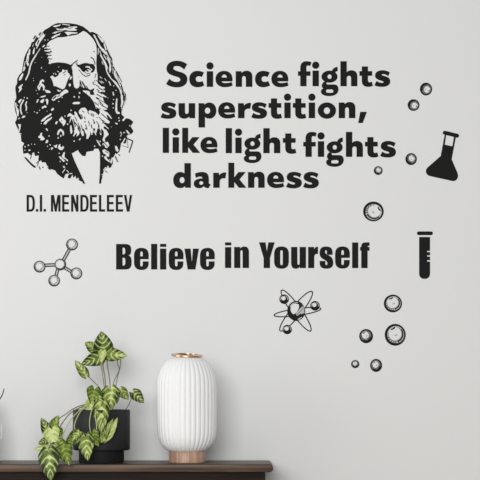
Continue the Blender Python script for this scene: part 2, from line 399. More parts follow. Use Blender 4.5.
# narrow capitals of the caption
glyph('D3', 8, 38, 172, 'M 38 41 L 66 41 C 92 41 102 62 102 107 C 102 152 92 172 66 172 L 38 172', 'M 54 57 L 66 57 C 81 57 86 72 86 107 C 86 142 81 157 66 157 L 54 157')
glyph('.3', 8, 112, 172, [rect(112, 154, 129, 172)])
glyph('I3', 8, 144, 172, [rect(144, 41, 160, 172)])
glyph('M3', 8, 233, 172, 'M 233 172 L 233 41 L 255 41 L 270 128 L 285 41 L 307 41 L 307 172 L 292 172 L 292 78 L 277 172 L 263 172 L 248 78 L 248 172')
glyph('E3', 8, 322, 172, 'M 322 41 L 375 41 L 375 57 L 338 57 L 338 97 L 372 97 L 372 113 L 338 113 L 338 156 L 377 156 L 377 172 L 322 172')
glyph('N3', 8, 394, 172, 'M 394 172 L 394 41 L 412 41 L 435 122 L 435 41 L 450 41 L 450 172 L 433 172 L 409 90 L 409 172')
glyph('L3', 8, 185, 172, 'M 185 41 L 201 41 L 201 156 L 232 156 L 232 172 L 185 172')
glyph('V3', 8, 385, 172, 'M 385 41 L 402 41 L 417 142 L 432 41 L 448 41 L 427 172 L 408 172')
GM = {}
def letter(nm, px, base, ox, oy, root):
    if nm not in GM:
        add, cut = GL[nm]; pts = [q for p in add for q in p]
        off = .17 if nm[-1] == '3' else 0                      # thin strokes of the caption spread a little
        f = Field(min(q[0] for q in pts) - 1, min(q[1] for q in pts) - 1, max(q[0] for q in pts) + 1, max(q[1] for q in pts) + 1, 10)
        for p in add: f.poly(p)
        for p in cut: f.poly(p, False)
        f.f -= off
        GM[nm] = vinyl_mesh('letter', f.contours(.02), 0, 0); GM[nm].materials.append(vinyl)
    kind = 'full_stop' if nm[0] == '.' else 'comma' if nm[0] == ',' else 'letter'
    o = link(kind, GM[nm], None, root); o.location = ((px - ox) * K, 0, (oy - base) * K)
    return o
def word(label, group, base, letters, name='word_decal', cat='wall lettering'):
    xs = [x for _, x in letters]; ox = (xs[0] + xs[-1] + 8) / 2
    r = thing(name, P(ox, base), label, cat, group)
    for nm, x in letters: letter(nm, x, base, ox, base, r)
    return r
def zipw(s, xs, sfx=''): return [(c + sfx, x) for c, x in zip(s, xs)]
Q = 'words of the four-row quotation'
word('bold black wall lettering reading "Science", first word of the top quotation row', Q, 86.9, zipw('Science', [166, 189.25, 206.75, 215.5, 235.7, 255, 271.3]))
word('bold black wall lettering reading "fights" in the top row, right of "Science"', Q, 86.25, zipw('fights', [297.96, 312.5, 320.9, 340.4, 359.4, 374.4]))
word('long bold black wall lettering reading "superstition," with a comma, second quotation row', Q, 118.2, zipw('superstition,', [160.5, 178.5, 198.5, 218.1, 238, 251.2, 268.5, 284.3, 292.8, 308.7, 317.7, 338.7, 358.2]))
word('bold black wall lettering reading "like", first word of the third quotation row', Q, 152.9, zipw('like', [162.7, 172.6, 182.2, 200.4]))
word('bold black wall lettering reading "light", between "like" and the lower "fights"', Q, 153.2, zipw('light', [225.7, 235.3, 243.8, 263.3, 282.8]))
word('bold black wall lettering reading "fights" ending the third row, right of "light"', Q, 156.9, zipw('fights', [303.2, 317.8, 326.1, 345.9, 364.9, 380.1]))
word('bold black wall lettering reading "darkness", alone in the lowest quotation row', Q, 187.8, zipw('darkness', [173.2, 193.7, 213.2, 228.3, 248, 267, 286, 303]))
Q = 'words of the condensed motto line'
word('condensed heavy black wall lettering reading "Believe"', Q, 269.5, zipw('Believe', [116.1, 134, 151.1, 160, 168.75, 184.4, 200], '2'))
word('condensed heavy black wall lettering reading "in", between "Believe" and "Yourself"', Q, 268, zipw('in', [225, 234.1], '2'))
word('condensed heavy black wall lettering reading "Yourself"', Q, 268.1, zipw('Yourself', [259, 274.1, 291.1, 308.1, 319.6, 335.1, 352.1, 360.1], '2'))
Q = 'words of the caption under the portrait'
word('two narrow black capital initials with full stops under the portrait', Q, 211.5, [('D3', 26.75), ('.3', 36), ('I3', 40), ('.3', 43.75)])
word('narrow black capital surname under the portrait, right of the initials', Q, 211.5, zipw('MENDELEEV', [51.1, 62.25, 71.25, 80.5, 90.1, 99.1, 107, 116, 124.1], '3'))

# ------------------------------------------------------------------ the engraved portrait
pf = Field(12, 20, 137, 187, 7)
def T(x0, y0, s):
    g = lambda p: [(x0 + x / s, y0 + y / s) for x, y in p]
    def run(items):
        for it in items:
            k = it[0]
            if k in 'LD':
                if isinstance(it[1], list) and len(it) == 2: pf.poly(g(it[1]), k == 'D', 1)
                elif len(it) == 3: pf.stroke(g(it[1]), it[2] / s, k == 'D')
            else:
                _, cx, cy, rx, *ry = it; ry = ry[0] if ry else rx
                pf.poly(ell(x0 + cx / s, y0 + cy / s, .74 * rx / s, .8 * ry / s, 0, 14), k == 'd')
    return run
SIL = [(50,26.7),(53.5,24.6),(57.5,23.1),(65,23.1),(70,23.3),(76.7,24.3),(83.3,26.7),(87.5,30),(90,32.3),(92.9,31.9),(96.7,33.8),(100.8,36.8),(103.75,40),(105,43.3),(106.7,47.1),(107.7,50),(110,55),(112.1,58.3),(112.5,63.3),(115,67.5),(118,75),(119.2,80),(122,85),(123.3,90),(125.8,94),(126.3,99.2),(125,104.2),(123.3,107.5),(121.3,111.7),(121.7,114.6),(124.2,117),(122.9,120),(126.3,118.3),(129.5,118.8),(133.3,121.8),(130.7,126.5),(133.6,131.4),(131.7,133.6),(127.5,135.6),(126,143),(121.3,146),(119.2,151.9),(116,154.5),(112.4,158.1),(112.9,163.3),(110.8,167.5),(105.6,168.5),(103.5,172),(103,174.8),(101.5,180),(101,183.8),(99,183.5),(99.8,174.8),(100,161.3),(99.9,152.4),(98.3,148.8),(94.2,148.8),(93.5,150.8),(90,151.3),(86.5,151.9),(85.4,156.3),(82.1,155.7),(79.2,152.5),(77.9,150),(71.7,153.6),(75,162),(78.8,170),(85.2,183.8),(83.3,183.8),(82.1,181.7),(78.8,180.4),(78.6,177.5),(76.2,179),(75.6,175.5),(73.3,178),(72.6,174.6),(70,178.8),(67.5,177.6),(69,174),(65.4,174),(63.8,178.6),(60.8,176.7),(57.1,173.8),(55,170.4),(50,168.8),(47,165.5),(45.5,162.3),(42.5,162.5),(41,160),(39.6,161.5),(38.3,160),(38.8,155.4),(35,156),(34,152.2),(32,153.5),(30.5,155.4),(28,153),(23.3,153.8),(22.5,146.7),(24.2,143.3),(21.3,141.3),(20.8,135),(19.2,132.5),(17.1,127.5),(15,122.5),(16.7,119.6),(17.1,116.7),(15.4,111.7),(14.6,106.7),(14.6,101.7),(16.3,98.3),(16,94.2),(15.4,90),(15.4,86.7),(17.1,83.3),(17.1,79.2),(19.2,75),(22.1,72.1),(22.5,67.5),(23.8,60),(25.2,55),(28.8,48.3),(30.8,45.8),(31.3,42.5),(34.2,41.4),(36.5,37.6),(38.7,37),(42,33.2),(44.6,30),(49.2,27.5)]
pf.poly(SIL, True)
FACE = [(50,40.8),(57.9,37.3),(62.5,37.3),(70.8,35.8),(77.5,34.6),(80.8,32.5),(83.3,30.8),(86.7,32.5),(90,35.5),(93.3,39.2),(95.8,43.8),(96.7,48.3),(96.7,55),(96.2,63),(96.7,71),(97.7,75),(97.5,80),(98.3,83),(101,86),(105,91),(100,92),(105,95.5),(102.5,97),(104,101.5),(108,106),(107.5,109.5),(104.5,110),(100.5,108.5),(98,108.4),(96,108.7),(95,105),(93.3,101.3),(90,96.7),(85,92.8),(82.1,89.8),(85,88.5),(81.5,87),(80.4,85),(78.3,87.9),(76.3,88.8),(74.2,87.1),(73.3,83.3),(72.5,70),(71.3,66.7),(73.5,64.8),(70.8,65),(65.8,63),(58.3,62.3),(49.5,63.5),(47.8,55),(46.6,48),(47,44)]
pf.poly(FACE, False, 1)
T(10,15,12)([('L',[(300,350),(330,300),(415,230),(425,240),(370,300),(330,380),(312,370)]),('L',[(285,400),(300,385),(290,470),(270,470),(275,430)]),('L',[(225,420),(245,400),(240,480),(215,480)]),
  ('D',[(330,350),(345,305)],14),('L',[(385,380),(410,355),(425,370),(395,390)]),('l',420,300,10),('l',455,300,8),('L',[(440,360),(470,325),(495,315),(495,405),(460,400),(440,380)]),
  ('L',[(405,430),(430,420),(500,425),(500,440),(430,438)]),('L',[(315,475),(360,405)],10),('D',[(285,283),(305,252)],15),('D',[(350,240),(366,214)],15),('L',[(338,275),(398,222)],10),('L',[(268,310),(300,290)],9),
  ('L',[(430,395),(470,470),(500,470),(500,390)]),('D',[(440,455),(480,462)],8),('D',[(440,405),(470,412)],7)])
T(50,15,12)([('L',[(30,135),(60,125),(110,118),(130,110),(120,130),(60,148)]),('L',[(70,160),(110,165),(160,150),(250,140),(320,135),(330,150),(290,160),(330,180),(300,190),(230,190),(190,180),(120,185),(85,180)]),
  ('L',[(35,215),(60,200),(110,195),(60,225)]),('L',[(10,275),(60,240),(110,225),(140,210),(100,245),(30,285)]),('L',[(170,205),(210,200),(330,210),(330,222),(250,228),(215,250),(200,230)]),('L',[(150,110),(235,122)],10),
  ('D',[(115,170),(160,160)],8),('D',[(240,160),(270,150)],6),('D',[(0,440),(12,430)],7)])
T(90,15,12)([('L',[(35,235),(55,235),(100,320),(130,380),(165,410),(190,440),(210,478),(190,478),(140,430),(100,370),(70,300)]),('L',[(85,240),(110,250),(150,290),(160,330),(145,330),(110,280)]),
  ('L',[(160,345),(175,350),(205,420),(185,425)]),('L',[(95,390),(108,400),(100,478),(92,478)]),('L',[(120,440),(135,470),(125,478)]),('D',[(80,260),(155,390)],20),('d',48,440,10)])
T(10,55,12)([('L',[(205,0),(230,0),(225,60),(215,90),(230,110),(215,140),(195,100),(210,60)]),('L',[(312,0),(265,75),(240,140),(225,220),(190,295)],17),('l',240,160,11,22),('L',[(105,300),(115,265),(150,215),(163,230),(140,290),(115,310)]),
  ('L',[(155,190),(165,150),(185,135),(180,170),(165,200)]),('L',[(95,390),(115,375),(150,345),(155,355),(135,390),(145,405),(120,440),(100,450),(115,410)]),
  ('l',378,155,8,15),('l',425,200,9),('l',300,93,7),('l',380,28,6),('l',282,280,6),('l',282,308,7),('L',[(450,30),(480,10),(500,10),(490,50)]),('L',[(458,105),(480,65),(495,110)]),
  ('L',[(325,385),(350,345),(360,310),(390,290),(412,305),(405,330),(390,312),(378,340),(400,350),(420,380),(410,432),(395,420),(398,390),(375,370),(360,410),(350,430)]),('D',[(345,385),(365,360)],6),
  ('L',[(420,410),(440,420),(480,430),(490,455),(440,455),(425,440)]),('l',315,425,8),('l',330,465,7),('l',180,160,5,15)])
T(50,55,12)([('L',[(0,262),(30,245),(58,272),(100,245),(108,215),(140,205),(150,168),(175,185),(208,178),(213,215),(242,218),(247,252),(225,275),(205,320),(180,395),(155,412),(125,402),(95,385),(45,378),(38,340),(20,290)]),
  ('l',105,143,8),('L',[(35,220),(55,210),(80,235),(70,240),(55,228),(45,235)]),('L',[(85,190),(110,200),(105,208),(85,200)]),('l',237,360,19,23),('L',[(235,270),(268,250),(262,275),(245,300),(238,295)]),
  ('L',[(110,475),(145,440),(185,410),(215,425),(222,447),(180,465),(130,490)]),('L',[(80,420),(100,415),(115,430),(135,415),(125,440),(100,440)]),('l',355,455,13),
  ('L',[(385,415),(410,408),(460,440),(490,480),(440,470),(400,440)]),
  ('D',[(258,118),(300,85),(330,66)],11),('D',[(318,95),(345,122),(395,100),(440,95),(480,105),(500,110),(520,130),(480,137),(430,132),(422,152),(465,155),(440,180),(410,208),(385,195),(362,160),(335,140)]),
  ('D',[(325,90),(310,100),(330,140)],6),('D',[(490,30),(520,45),(536,85),(540,112)],11),('D',[(478,105),(520,108),(545,150),(532,195),(502,216),(486,202),(512,175),(478,150)]),
  ('D',[(390,232),(430,258),(482,240)],10),('d',462,162,13),('D',[(345,175),(390,235)],8),('D',[(362,310),(362,405)],13),('D',[(385,322),(425,390)],16),('D',[(340,395),(365,385),(380,400),(440,400),(470,430),(400,425),(340,425)]),
  ('d',347,262,5),('D',[(165,245),(185,232)],6),('D',[(0,55),(24,45)],8),('d',440,455,6),('D',[(50,378),(78,392)],9)])
T(90,55,12)([('L',[(115,0),(135,0),(180,70),(200,110),(215,150),(205,190),(235,240),(260,285),(310,320),(345,370),(380,440),(385,480),(370,480),(350,410),(310,360),(270,310),(225,260),(195,200),(180,130),(150,60)]),
  ('L',[(195,0),(215,30),(240,80),(255,180),(240,220),(225,170),(235,120),(210,60)]),('L',[(258,100),(290,180),(320,250),(345,310),(375,370),(360,375),(330,310),(300,270),(285,230),(268,190)]),
  ('D',[(285,135),(310,200)],14),('D',[(322,232),(332,242)],10),('L',[(165,0),(195,50)],12),('L',[(135,70),(150,80),(165,120),(150,110)]),('L',[(218,310),(232,315),(257,370),(240,365)]),('l',285,370,9),('l',310,425,9),
  ('L',[(268,440),(282,445),(292,480),(275,480)]),('D',[(30,345),(65,355)],8),('D',[(62,242),(75,232)],11),('l',125,270,9),('L',[(100,300),(130,320),(155,348),(130,335)]),('L',[(130,375),(180,385),(178,402),(120,400)]),
  ('L',[(130,410),(182,430),(180,445),(140,430)]),('D',[(95,440),(145,465)],12),('D',[(105,395),(160,425)],11),('D',[(95,330),(130,352)],9),('D',[(0,425),(45,398),(52,420),(30,440),(60,478),(0,480)]),('D',[(48,320),(60,300)],6),
  ('L',[(340,320),(365,375),(385,440)],7),('L',[(300,180),(330,260),(365,330)],6),('D',[(215,95),(225,160)],9)])
T(10,95,12)([('L',[(95,80),(110,60),(135,45),(147,55),(125,80),(115,105)]),('L',[(162,62),(130,120),(125,180),(140,228)],17),('L',[(178,115),(195,72),(208,80),(195,115),(207,150),(200,192),(186,192),(190,150)]),
  ('L',[(60,90),(75,90),(80,140),(108,190),(102,255),(85,255),(75,180),(62,130)]),('l',207,38,12),('l',172,30,9),('L',[(135,272),(165,242),(188,258),(175,268),(150,278)]),('L',[(95,288),(110,268),(122,280),(105,292)]),
  ('L',[(92,350),(132,350),(125,400),(112,450),(100,420),(110,390)]),('l',90,125,9),('L',[(313,92),(330,48),(347,55),(330,92)]),('L',[(353,30),(380,13),(432,3),(427,20),(385,30)]),('L',[(358,75),(400,43),(412,55),(400,92),(375,97)]),
  ('L',[(423,55),(445,43),(462,65),(454,117),(440,117),(435,80)]),('L',[(378,145),(395,138),(420,123),(442,140),(430,157),(410,147),(390,172)]),('l',293,200,8),('L',[(308,215),(337,203),(330,224)]),('l',355,183,8),
  ('L',[(368,312),(400,280),(440,250),(480,230),(492,245),(440,277),(410,310),(380,322)]),('L',[(398,352),(420,315),(460,285),(492,278),(487,297),(450,322),(435,352)]),('l',375,340,8),('L',[(423,405),(440,398),(460,425),(440,424)]),
  ('L',[(358,478),(370,453),(387,453),(378,482)]),('l',445,195,7),('l',205,212,7),('l',130,465,7)])
T(50,95,12)([('L',[(15,60),(40,20),(75,-5),(170,-5),(120,30),(70,50),(50,72)]),('D',[(42,45),(72,14)],16),('D',[(90,20),(120,5)],8),('l',145,30,9),('l',105,78,9),('l',292,22,13),('l',348,25,10,18),
  ('L',[(266,105),(280,86),(350,80),(364,95),(350,110),(290,112)]),('L',[(8,180),(30,153),(50,160),(40,182),(20,192)]),('L',[(-5,225),(15,218),(22,235),(-5,252)]),('L',[(-5,278),(20,260),(27,275),(5,294)]),('l',252,183,12),
  ('L',[(345,190),(375,155),(420,150),(445,180),(455,205),(475,180),(500,190),(545,205),(580,240),(600,215),(590,170),(620,165),(660,195),(690,210),(725,250),(745,285),(730,285),(700,245),(675,235),(700,300),(720,325),(705,345),(650,325),(680,380),(710,405),(690,410),(650,375),(640,390),(670,430),(690,475),(660,480),(640,430),(615,400),(610,470),(600,475),(595,410),(570,400),(560,450),(545,455),(540,400),(515,400),(525,455),(510,455),(490,410),(470,460),(440,480),(420,440),(400,400),(385,420),(395,480),(380,480),(350,400),(330,380),(335,440),(320,450),(300,478),(290,470),(295,400),(275,320),(260,280),(240,330),(230,340),(240,290),(255,250),(205,265),(215,230),(240,215),(260,230),(280,245),(300,240),(290,205),(305,195),(325,220),(335,250),(370,300),(385,280),(370,250),(345,215)]),
  ('L',[(240,370),(255,360),(272,440),(255,467),(240,430)]),('L',[(58,347),(75,313),(97,320),(80,352)]),('L',[(103,300),(145,253),(162,285),(192,310),(187,340),(160,377),(150,350),(130,330)]),('d',140,310,8),('l',180,253,10),('l',212,350,12),
  ('L',[(83,478),(95,430),(125,403),(150,420),(167,460),(155,482),(140,440),(110,430),(100,482)]),
  ('D',[(388,192),(408,208)],9),('d',420,322,11),('D',[(425,400),(445,425)],11),('d',470,365,8),('d',565,270,9),('d',530,335,13),('d',632,335,8),('D',[(512,225),(528,245)],8),('D',[(300,330),(340,385)],10),('D',[(345,380),(395,470)],7),
  ('D',[(380,240),(390,280)],9),('D',[(620,300),(655,318)],9),('D',[(575,345),(590,380)],8),('D',[(490,235),(500,250)],6)])
T(90,95,12)([('D',[(78,35),(106,50)],18),('D',[(120,60),(165,85),(215,125)],7),('D',[(115,95),(140,130),(215,160)],6),('d',105,105,6),('d',100,85,5),('D',[(75,150),(110,175),(110,210)],9),('L',[(315,40),(330,40),(325,140),(330,200),(355,205),(360,227),(320,227),(302,190),(305,110)]),
  ('L',[(368,0),(395,0),(395,80),(410,60),(405,0),(430,0),(425,90),(405,140),(380,180),(365,150),(375,90)]),('D',[(385,150),(405,95),(425,0)],11),('D',[(400,0),(402,60)],10),('D',[(370,150),(372,220)],14),
  ('l',283,55,9),('l',275,105,12),('l',278,155,9),('l',283,5,8),('l',345,275,11),('l',350,308,12),('L',[(300,330),(337,340),(325,357),(305,345)]),('L',[(382,303),(410,273),(428,285),(400,317)]),('l',478,368,10),
  ('L',[(428,425),(447,423),(477,462),(455,467)]),('l',370,450,11),('l',408,452,11),('l',255,383,6),('l',215,35,7),('L',[(140,0),(190,22)],16)])
T(10,130,12)([('L',[(338,75),(365,60),(368,33),(387,40),(382,65),(402,85),(420,105),(400,124),(358,124),(370,97),(343,97)]),('L',[(423,157),(440,113),(462,130),(450,157)]),('l',450,195,9),('l',468,72,10),('l',447,5,10),('l',475,175,8),('l',475,230,7),
  ('l',220,183,12),('l',258,170,8),('l',296,172,9),('l',180,200,11),('l',178,242,9),('l',232,243,19,12),('l',342,270,9),('l',130,45,10),
  ('D',[(165,325),(195,330),(240,380),(270,410),(312,440),(305,458),(270,440),(220,390)]),('D',[(348,355),(330,430)],8),('D',[(370,350),(385,380)],11),('d',395,447,11),('D',[(455,452),(482,475)],12),('D',[(350,440),(362,470)],11),('D',[(245,345),(262,290)],9),
  ('L',[(262,330),(275,268),(290,275),(285,330)]),('L',[(300,330),(340,310),(345,330),(320,400),(295,410),(265,400),(250,370)]),('D',[(315,400),(335,380)],8)])
T(50,130,12)([('L',[(8,225),(25,203),(40,220),(20,240)]),('L',[(38,185),(60,188),(87,168),(82,217),(63,212)]),('L',[(93,212),(105,175),(127,168),(122,195),(145,213),(150,188),(172,205),(150,242),(110,237)]),('l',5,180,9),('l',98,95,12),
  ('L',[(83,52),(95,8),(110,-5),(122,10),(100,62)]),('L',[(118,87),(130,48),(142,75)]),('L',[(138,-2),(162,8),(172,50),(155,77),(150,40)]),('L',[(243,42),(250,3),(272,10),(260,47)]),('L',[(273,72),(290,40),(290,0),(340,-5),(357,30),(345,62),(315,82),(325,40),(305,45),(290,77)]),
  ('L',[(373,-5),(395,-5),(410,65),(385,77)]),('L',[(415,20),(430,-5),(485,-5),(482,60),(457,107),(433,107),(440,60)]),('l',290,133,12),('L',[(343,117),(365,93),(372,105),(355,127)]),('L',[(138,320),(165,263),(180,265),(172,325),(217,362),(212,382),(185,350),(160,342)]),
  ('L',[(103,320),(120,313),(182,370),(165,387),(130,352)]),('l',110,280,10),('l',122,378,10),('l',200,405,12),('L',[(153,430),(177,435),(182,457),(160,452)]),('l',175,477,9)])
T(50,155,12)([('L',[(150,212),(180,170)],10),('L',[(203,185),(222,207)],10),('L',[(190,250),(215,228)],14),('L',[(235,225),(262,222)],12),('d',205,60,1)])
T(90,130,9.6)([('L',[(58,93),(75,98),(107,157),(90,152)]),('l',97,110,9),('L',[(118,92),(135,50),(128,-5),(155,-5),(182,45),(160,62),(140,85),(147,112),(130,112)]),('L',[(113,135),(140,118),(172,113),(187,150),(160,177),(140,162)]),
  ('L',[(116,195),(140,183),(187,215),(182,262),(165,250),(160,270),(202,312),(180,307),(145,282),(133,260),(155,235),(130,227)]),('l',45,155,9),('l',120,250,8),('L',[(238,150),(250,153),(272,200),(262,212),(245,192)]),('L',[(288,187),(300,118),(320,128),(347,130),(300,202)]),
  ('l',297,25,9),('l',327,25,9),('l',290,90,8),('l',172,350,9),('L',[(343,-5),(372,20),(387,37),(370,37),(350,15)]),('L',[(8,0),(18,42)],13),('L',[(42,10),(56,45)],11),('L',[(100,-5),(104,42)],12),
  ('D',[(350,78),(411,106),(376,213)],11),('D',[(240,250),(265,303)],10),('D',[(138,385),(165,408)],7),('L',[(130,385),(150,360)],9),('L',[(115,430),(132,418)],8),('D',[(310,150),(370,172)],4),('D',[(360,90),(365,170)],4),('L',[(212,285),(205,320)],8),('D',[(275,235),(285,245)],8)])
# finer strands of the engraving
T(70,100,5.646)([('D',p,w) for p,w in [([(28,95),(40,120)],4),([(20,110),(30,150)],5),([(45,130),(60,168)],4),([(62,140),(72,172)],4),([(100,68),(108,80)],4),([(118,75),(133,95)],3.5),([(130,110),(140,130)],4),([(150,122),(165,145)],4),
  ([(165,98),(185,120)],4),([(185,122),(207,146)],4.5),([(178,78),(216,112)],4.5),([(195,150),(216,167)],4),([(160,150),(174,185)],4.5),([(140,14),(160,30)],4.5),([(165,4),(186,30)],4.5),([(185,33),(213,50)],4.5),([(146,62),(160,84)],4),
  ([(80,95),(86,108)],4),([(60,80),(66,90)],3),([(104,120),(110,136)],4),([(120,140),(124,160)],5),([(88,140),(96,165)],4),([(190,240),(212,262)],4),([(186,250),(196,262)],4),([(200,290),(216,300)],4),([(190,310),(205,318)],4)]] +
  [('L',p,w) for p,w in [([(193,402),(216,380)],6),([(184,432),(198,416)],6),([(228,352),(238,326)],5),([(250,322),(258,304)],6),([(298,240),(310,218)],7),([(262,262),(272,285)],6),([(285,205),(292,190)],4),([(215,345),(225,335)],4),([(320,205),(332,196)],4),([(205,380),(210,395)],4)]])
T(10,20,5.646)([('L',p,w) for p,w in [([(150,160),(168,125),(195,88)],5),([(118,132),(130,108)],4.5),([(76,275),(86,235)],4.5),([(92,235),(100,190)],5),([(160,110),(185,85)],4),([(128,150),(134,128)],4),([(195,160),(212,154)],5),([(212,215),(228,208)],4),([(205,192),(214,190)],4),([(175,100),(190,80)],4),([(240,75),(300,60)],3.5),([(250,95),(282,82)],3.5)]] +
  [('D',p,w) for p,w in [([(195,150),(222,147)],4),([(200,184),(234,180)],6),([(208,203),(233,199)],5),([(200,169),(228,164)],5),([(212,218),(226,216)],4),([(270,45),(330,42)],3),([(290,35),(340,52)],2.5),([(128,140),(150,95)],4),([(300,300),(315,290)],4),([(245,290),(255,310)],5),([(255,375),(275,385)],5),([(335,300),(345,318)],5)]])
T(70,20,5.646)([('L',p,w) for p,w in [([(205,180),(220,215),(230,262)],5),([(246,255),(268,300),(288,342)],5),([(288,345),(302,390),(307,425)],4.5),([(225,215),(245,262)],3.5),([(180,95),(200,150)],4),([(168,175),(182,215)],4.5),([(196,330),(205,345)],3.5),([(170,320),(180,330)],3.5),([(190,355),(176,345)],4),([(165,400),(195,405)],4),([(255,290),(240,300)],4)]] +
  [('D',p,w) for p,w in [([(85,384),(110,398),(130,410)],11),([(148,340),(163,352)],4),([(158,326),(172,340)],4.5),([(148,368),(164,378)],4.5),([(160,358),(176,370)],3.5),([(150,392),(166,400)],4),([(140,325),(145,318)],4),([(236,230),(246,300)],4),([(262,290),(292,350)],4),([(210,170),(222,205)],4),([(152,420),(180,436)],5),([(128,350),(134,356)],4),([(92,372),(100,385)],4),([(60,352),(72,385)],4),([(300,400),(310,450)],4),([(76,273),(95,270),(116,281)],5),([(97,286),(101,288)],9),([(84,296),(100,304),(114,299)],3.5)]])
# parts of the portrait: nearest territory decides, so neighbouring sheets meet edge to edge
REG = [('eye', [(49.5,58),(72.6,58),(72.6,76),(68,84),(49.5,84)]), ('eye', [(72.6,58),(96.5,56),(97,80),(78,80),(72.6,70)]),
       ('nose', [(68,84),(72.6,76),(72.6,70),(78,80),(86,80),(86,91),(68,91)]),
       ('moustache', [(50,98),(68,84),(68,91),(86,91),(97,100),(97,109),(80,108),(76,114),(58,116)])]
COAT = [(10,128),(26,128),(44,146),(60,150),(72,153.7),(78,150),(99,148.6),(112,134),(118,121),(122,115),(140,110),(140,190),(10,190)]
BEARD = [(44,146),(44,100),(50,98),(58,116),(76,114),(80,108),(97,109),(97,100),(86,91),(86,80),(97,80),(108,92),(112,112),(118,121),(112,134),(99,148.6),(78,150),(72,153.7),(60,150)]
root = thing('portrait_decal', P(74, 184), 'large black engraved portrait of a long-haired bearded man stuck on the wall', 'wall portrait')
used = []
for nm, rg in REG + [('beard', BEARD), ('coat', COAT)]:
    f = pf.copy(); f.keep([rg])
    for u in used: f.keep([u], False)
    used.append(rg); sheet(nm, f, 74, 184, None, root, tol=.045)
f = pf.copy(); f.keep(used, False); sheet('hair', f, 74, 184, None, root, tol=.045)

# ------------------------------------------------------------------ flask and test tube
def tpath(s, x0, y0, sc): return [[(x0 + x / sc, y0 + y / sc) for x, y in p] for p in path(s)]
r = thing('flask_decal', P(443, 183), 'black conical flask sticker tilted to the right, near the right edge of the wall', 'wall sticker')
f = Field(424, 126, 462, 186, 10)
f.poly(tpath('M 195 56 L 290 78 L 254 268 L 304 385 C 318 420 298 462 258 454 L 68 412 C 28 402 24 360 48 338 L 160 240', 422, 128, 8.571)[0])
f.poly(tpath('M 207 60 L 274 76 L 260 157 L 195 143', 422, 128, 8.571)[0], False)
st = [(422 + 195 / 8.571, 128 + 41 / 8.571), (422 + 301 / 8.571, 128 + 66 / 8.571)]
f.stroke(st, 34 / 8.571, False); sheet('flask_body', f, 443, 183, None, r)
f = Field(424, 126, 462, 186, 10); f.stroke(st, 34 / 8.571); sheet('flask_lip', f, 443, 183, None, r)
r = thing('test_tube_decal', P(424.6, 279), 'black upright test tube sticker with three measuring notches, below the flask', 'wall sticker')
f = Field(414, 229, 436, 282, 10)
f.poly(tpath('M 63 80 L 160 80 L 160 400 C 160 435 140 452 112 452 C 82 452 63 435 63 400', 412, 228, 8.875)[0])
for a, b in ((203, 214), (243, 254), (286, 298)): f.poly([(412 + x / 8.875, 228 + y / 8.875) for x, y in rect(134, a, 170, b)], False)
sheet('tube', f, 424.6, 279, None, r)
f = Field(412, 229, 438, 240, 10); f.stroke([(412 + 60 / 8.875, 228 + 47 / 8.875), (412 + 169 / 8.875, 228 + 47 / 8.875)], 33 / 8.875); sheet('tube_cap', f, 424.6, 279, None, r)

# ------------------------------------------------------------------ bubbles
def arc(cx, cy, r, a0, a1, n=24): return [(cx + r * math.cos(math.radians(a0 + (a1 - a0) * k / n)), cy + r * math.sin(math.radians(a0 + (a1 - a0) * k / n))) for k in range(n + 1)]
def bubble(cx, cy, rx, ry, rot, detail, label):
    """rot turns the light mark; 0 = mark at the upper left, shade at the lower right"""
    root = thing('bubble_decal', P(cx, cy + ry), label, 'wall sticker', 'small round bubble stickers')
    R = (rx + ry) / 2; c, s = math.cos(math.radians(rot)), math.sin(math.radians(rot))
    M = lambda p: [(cx + rx * (x * c - y * s), cy + ry * (x * s + y * c)) for x, y in p]
    f = Field(cx - rx - 1, cy - ry - 1, cx + rx + 1, cy + ry + 1, 14)
    f.poly(M(ell(0, 0, 1, 1))); f.poly(M(ell(.045 if detail else -.04, -.01 if detail else -.03, .80 if detail else .77)), False)
    ring = f.copy(); sheet('outline', ring, cx, cy + ry, None, root, tol=.02)
    g = Field(cx - rx - 1, cy - ry - 1, cx + rx + 1, cy + ry + 1, 14)
    if detail:
        g.stroke(M(arc(.0, -.08, .66, -50, 190)), .035 * R); g.stroke(M(arc(.03, -.06, .69, -35, 70)), .13 * R)
        for a in (62, 84, 101, 118, 137, 156): g.stroke(M([(.64 * math.cos(math.radians(a)), .64 * math.sin(math.radians(a)) - .02), (.86 * math.cos(math.radians(a + 6)), .86 * math.sin(math.radians(a + 6)))]), .07 * R)
        g.stroke(M(arc(0, 0, .78, 80, 150)), .05 * R)
        g.stroke(M([(-.36, -.50), (-.20, -.55), (-.06, -.66)]), .13 * R)
        g.stroke(M([(-.02, .08), (.16, -.02)]), .05 * R)
    else:
        g.stroke(M([(-.42, -.40), (-.24, -.50)]), .12 * R)
        g.stroke(M(arc(0, 0, .68, 20, 130)), .15 * R); g.stroke(M(arc(.06, .04, .52, 5, 60)), .09 * R); g.stroke(M(arc(0, 0, .62, 150, 185)), .08 * R); g.stroke(M([(.05, .02), (.16, -.06)]), .07 * R)
    keep = M(ell(.045 if detail else -.04, -.01 if detail else -.03, .80 if detail else .77))
    g.keep([keep]); sheet('shading', g, cx, cy + ry, None, root, tol=.02)
    h = Field(cx - rx - 1, cy - ry - 1, cx + rx + 1, cy + ry + 1, 14)
    h.poly(M(ell(.045 if detail else -.04, -.01 if detail else -.03, .80 if detail else .77))); h.poly(M(ell(-.06, -.1, .62, .6) if detail else ell(-.12, -.14, .52, .5)), False)
    X = h.copy(); h.f = np.maximum(h.f, -g.f)
    sheet('tint', h, cx, cy + ry, pale_ink if detail else grey_ink, root, y1=-.0006, tol=.03)
    return root
bubble(426.0, 89.1, 6.1, 6.4, 150, False, 'bubble sticker highest on the wall, up and right of the comma')
bubble(413.5, 105.1, 5.9, 5.8, 150, False, 'bubble sticker below the highest one, right of the comma')
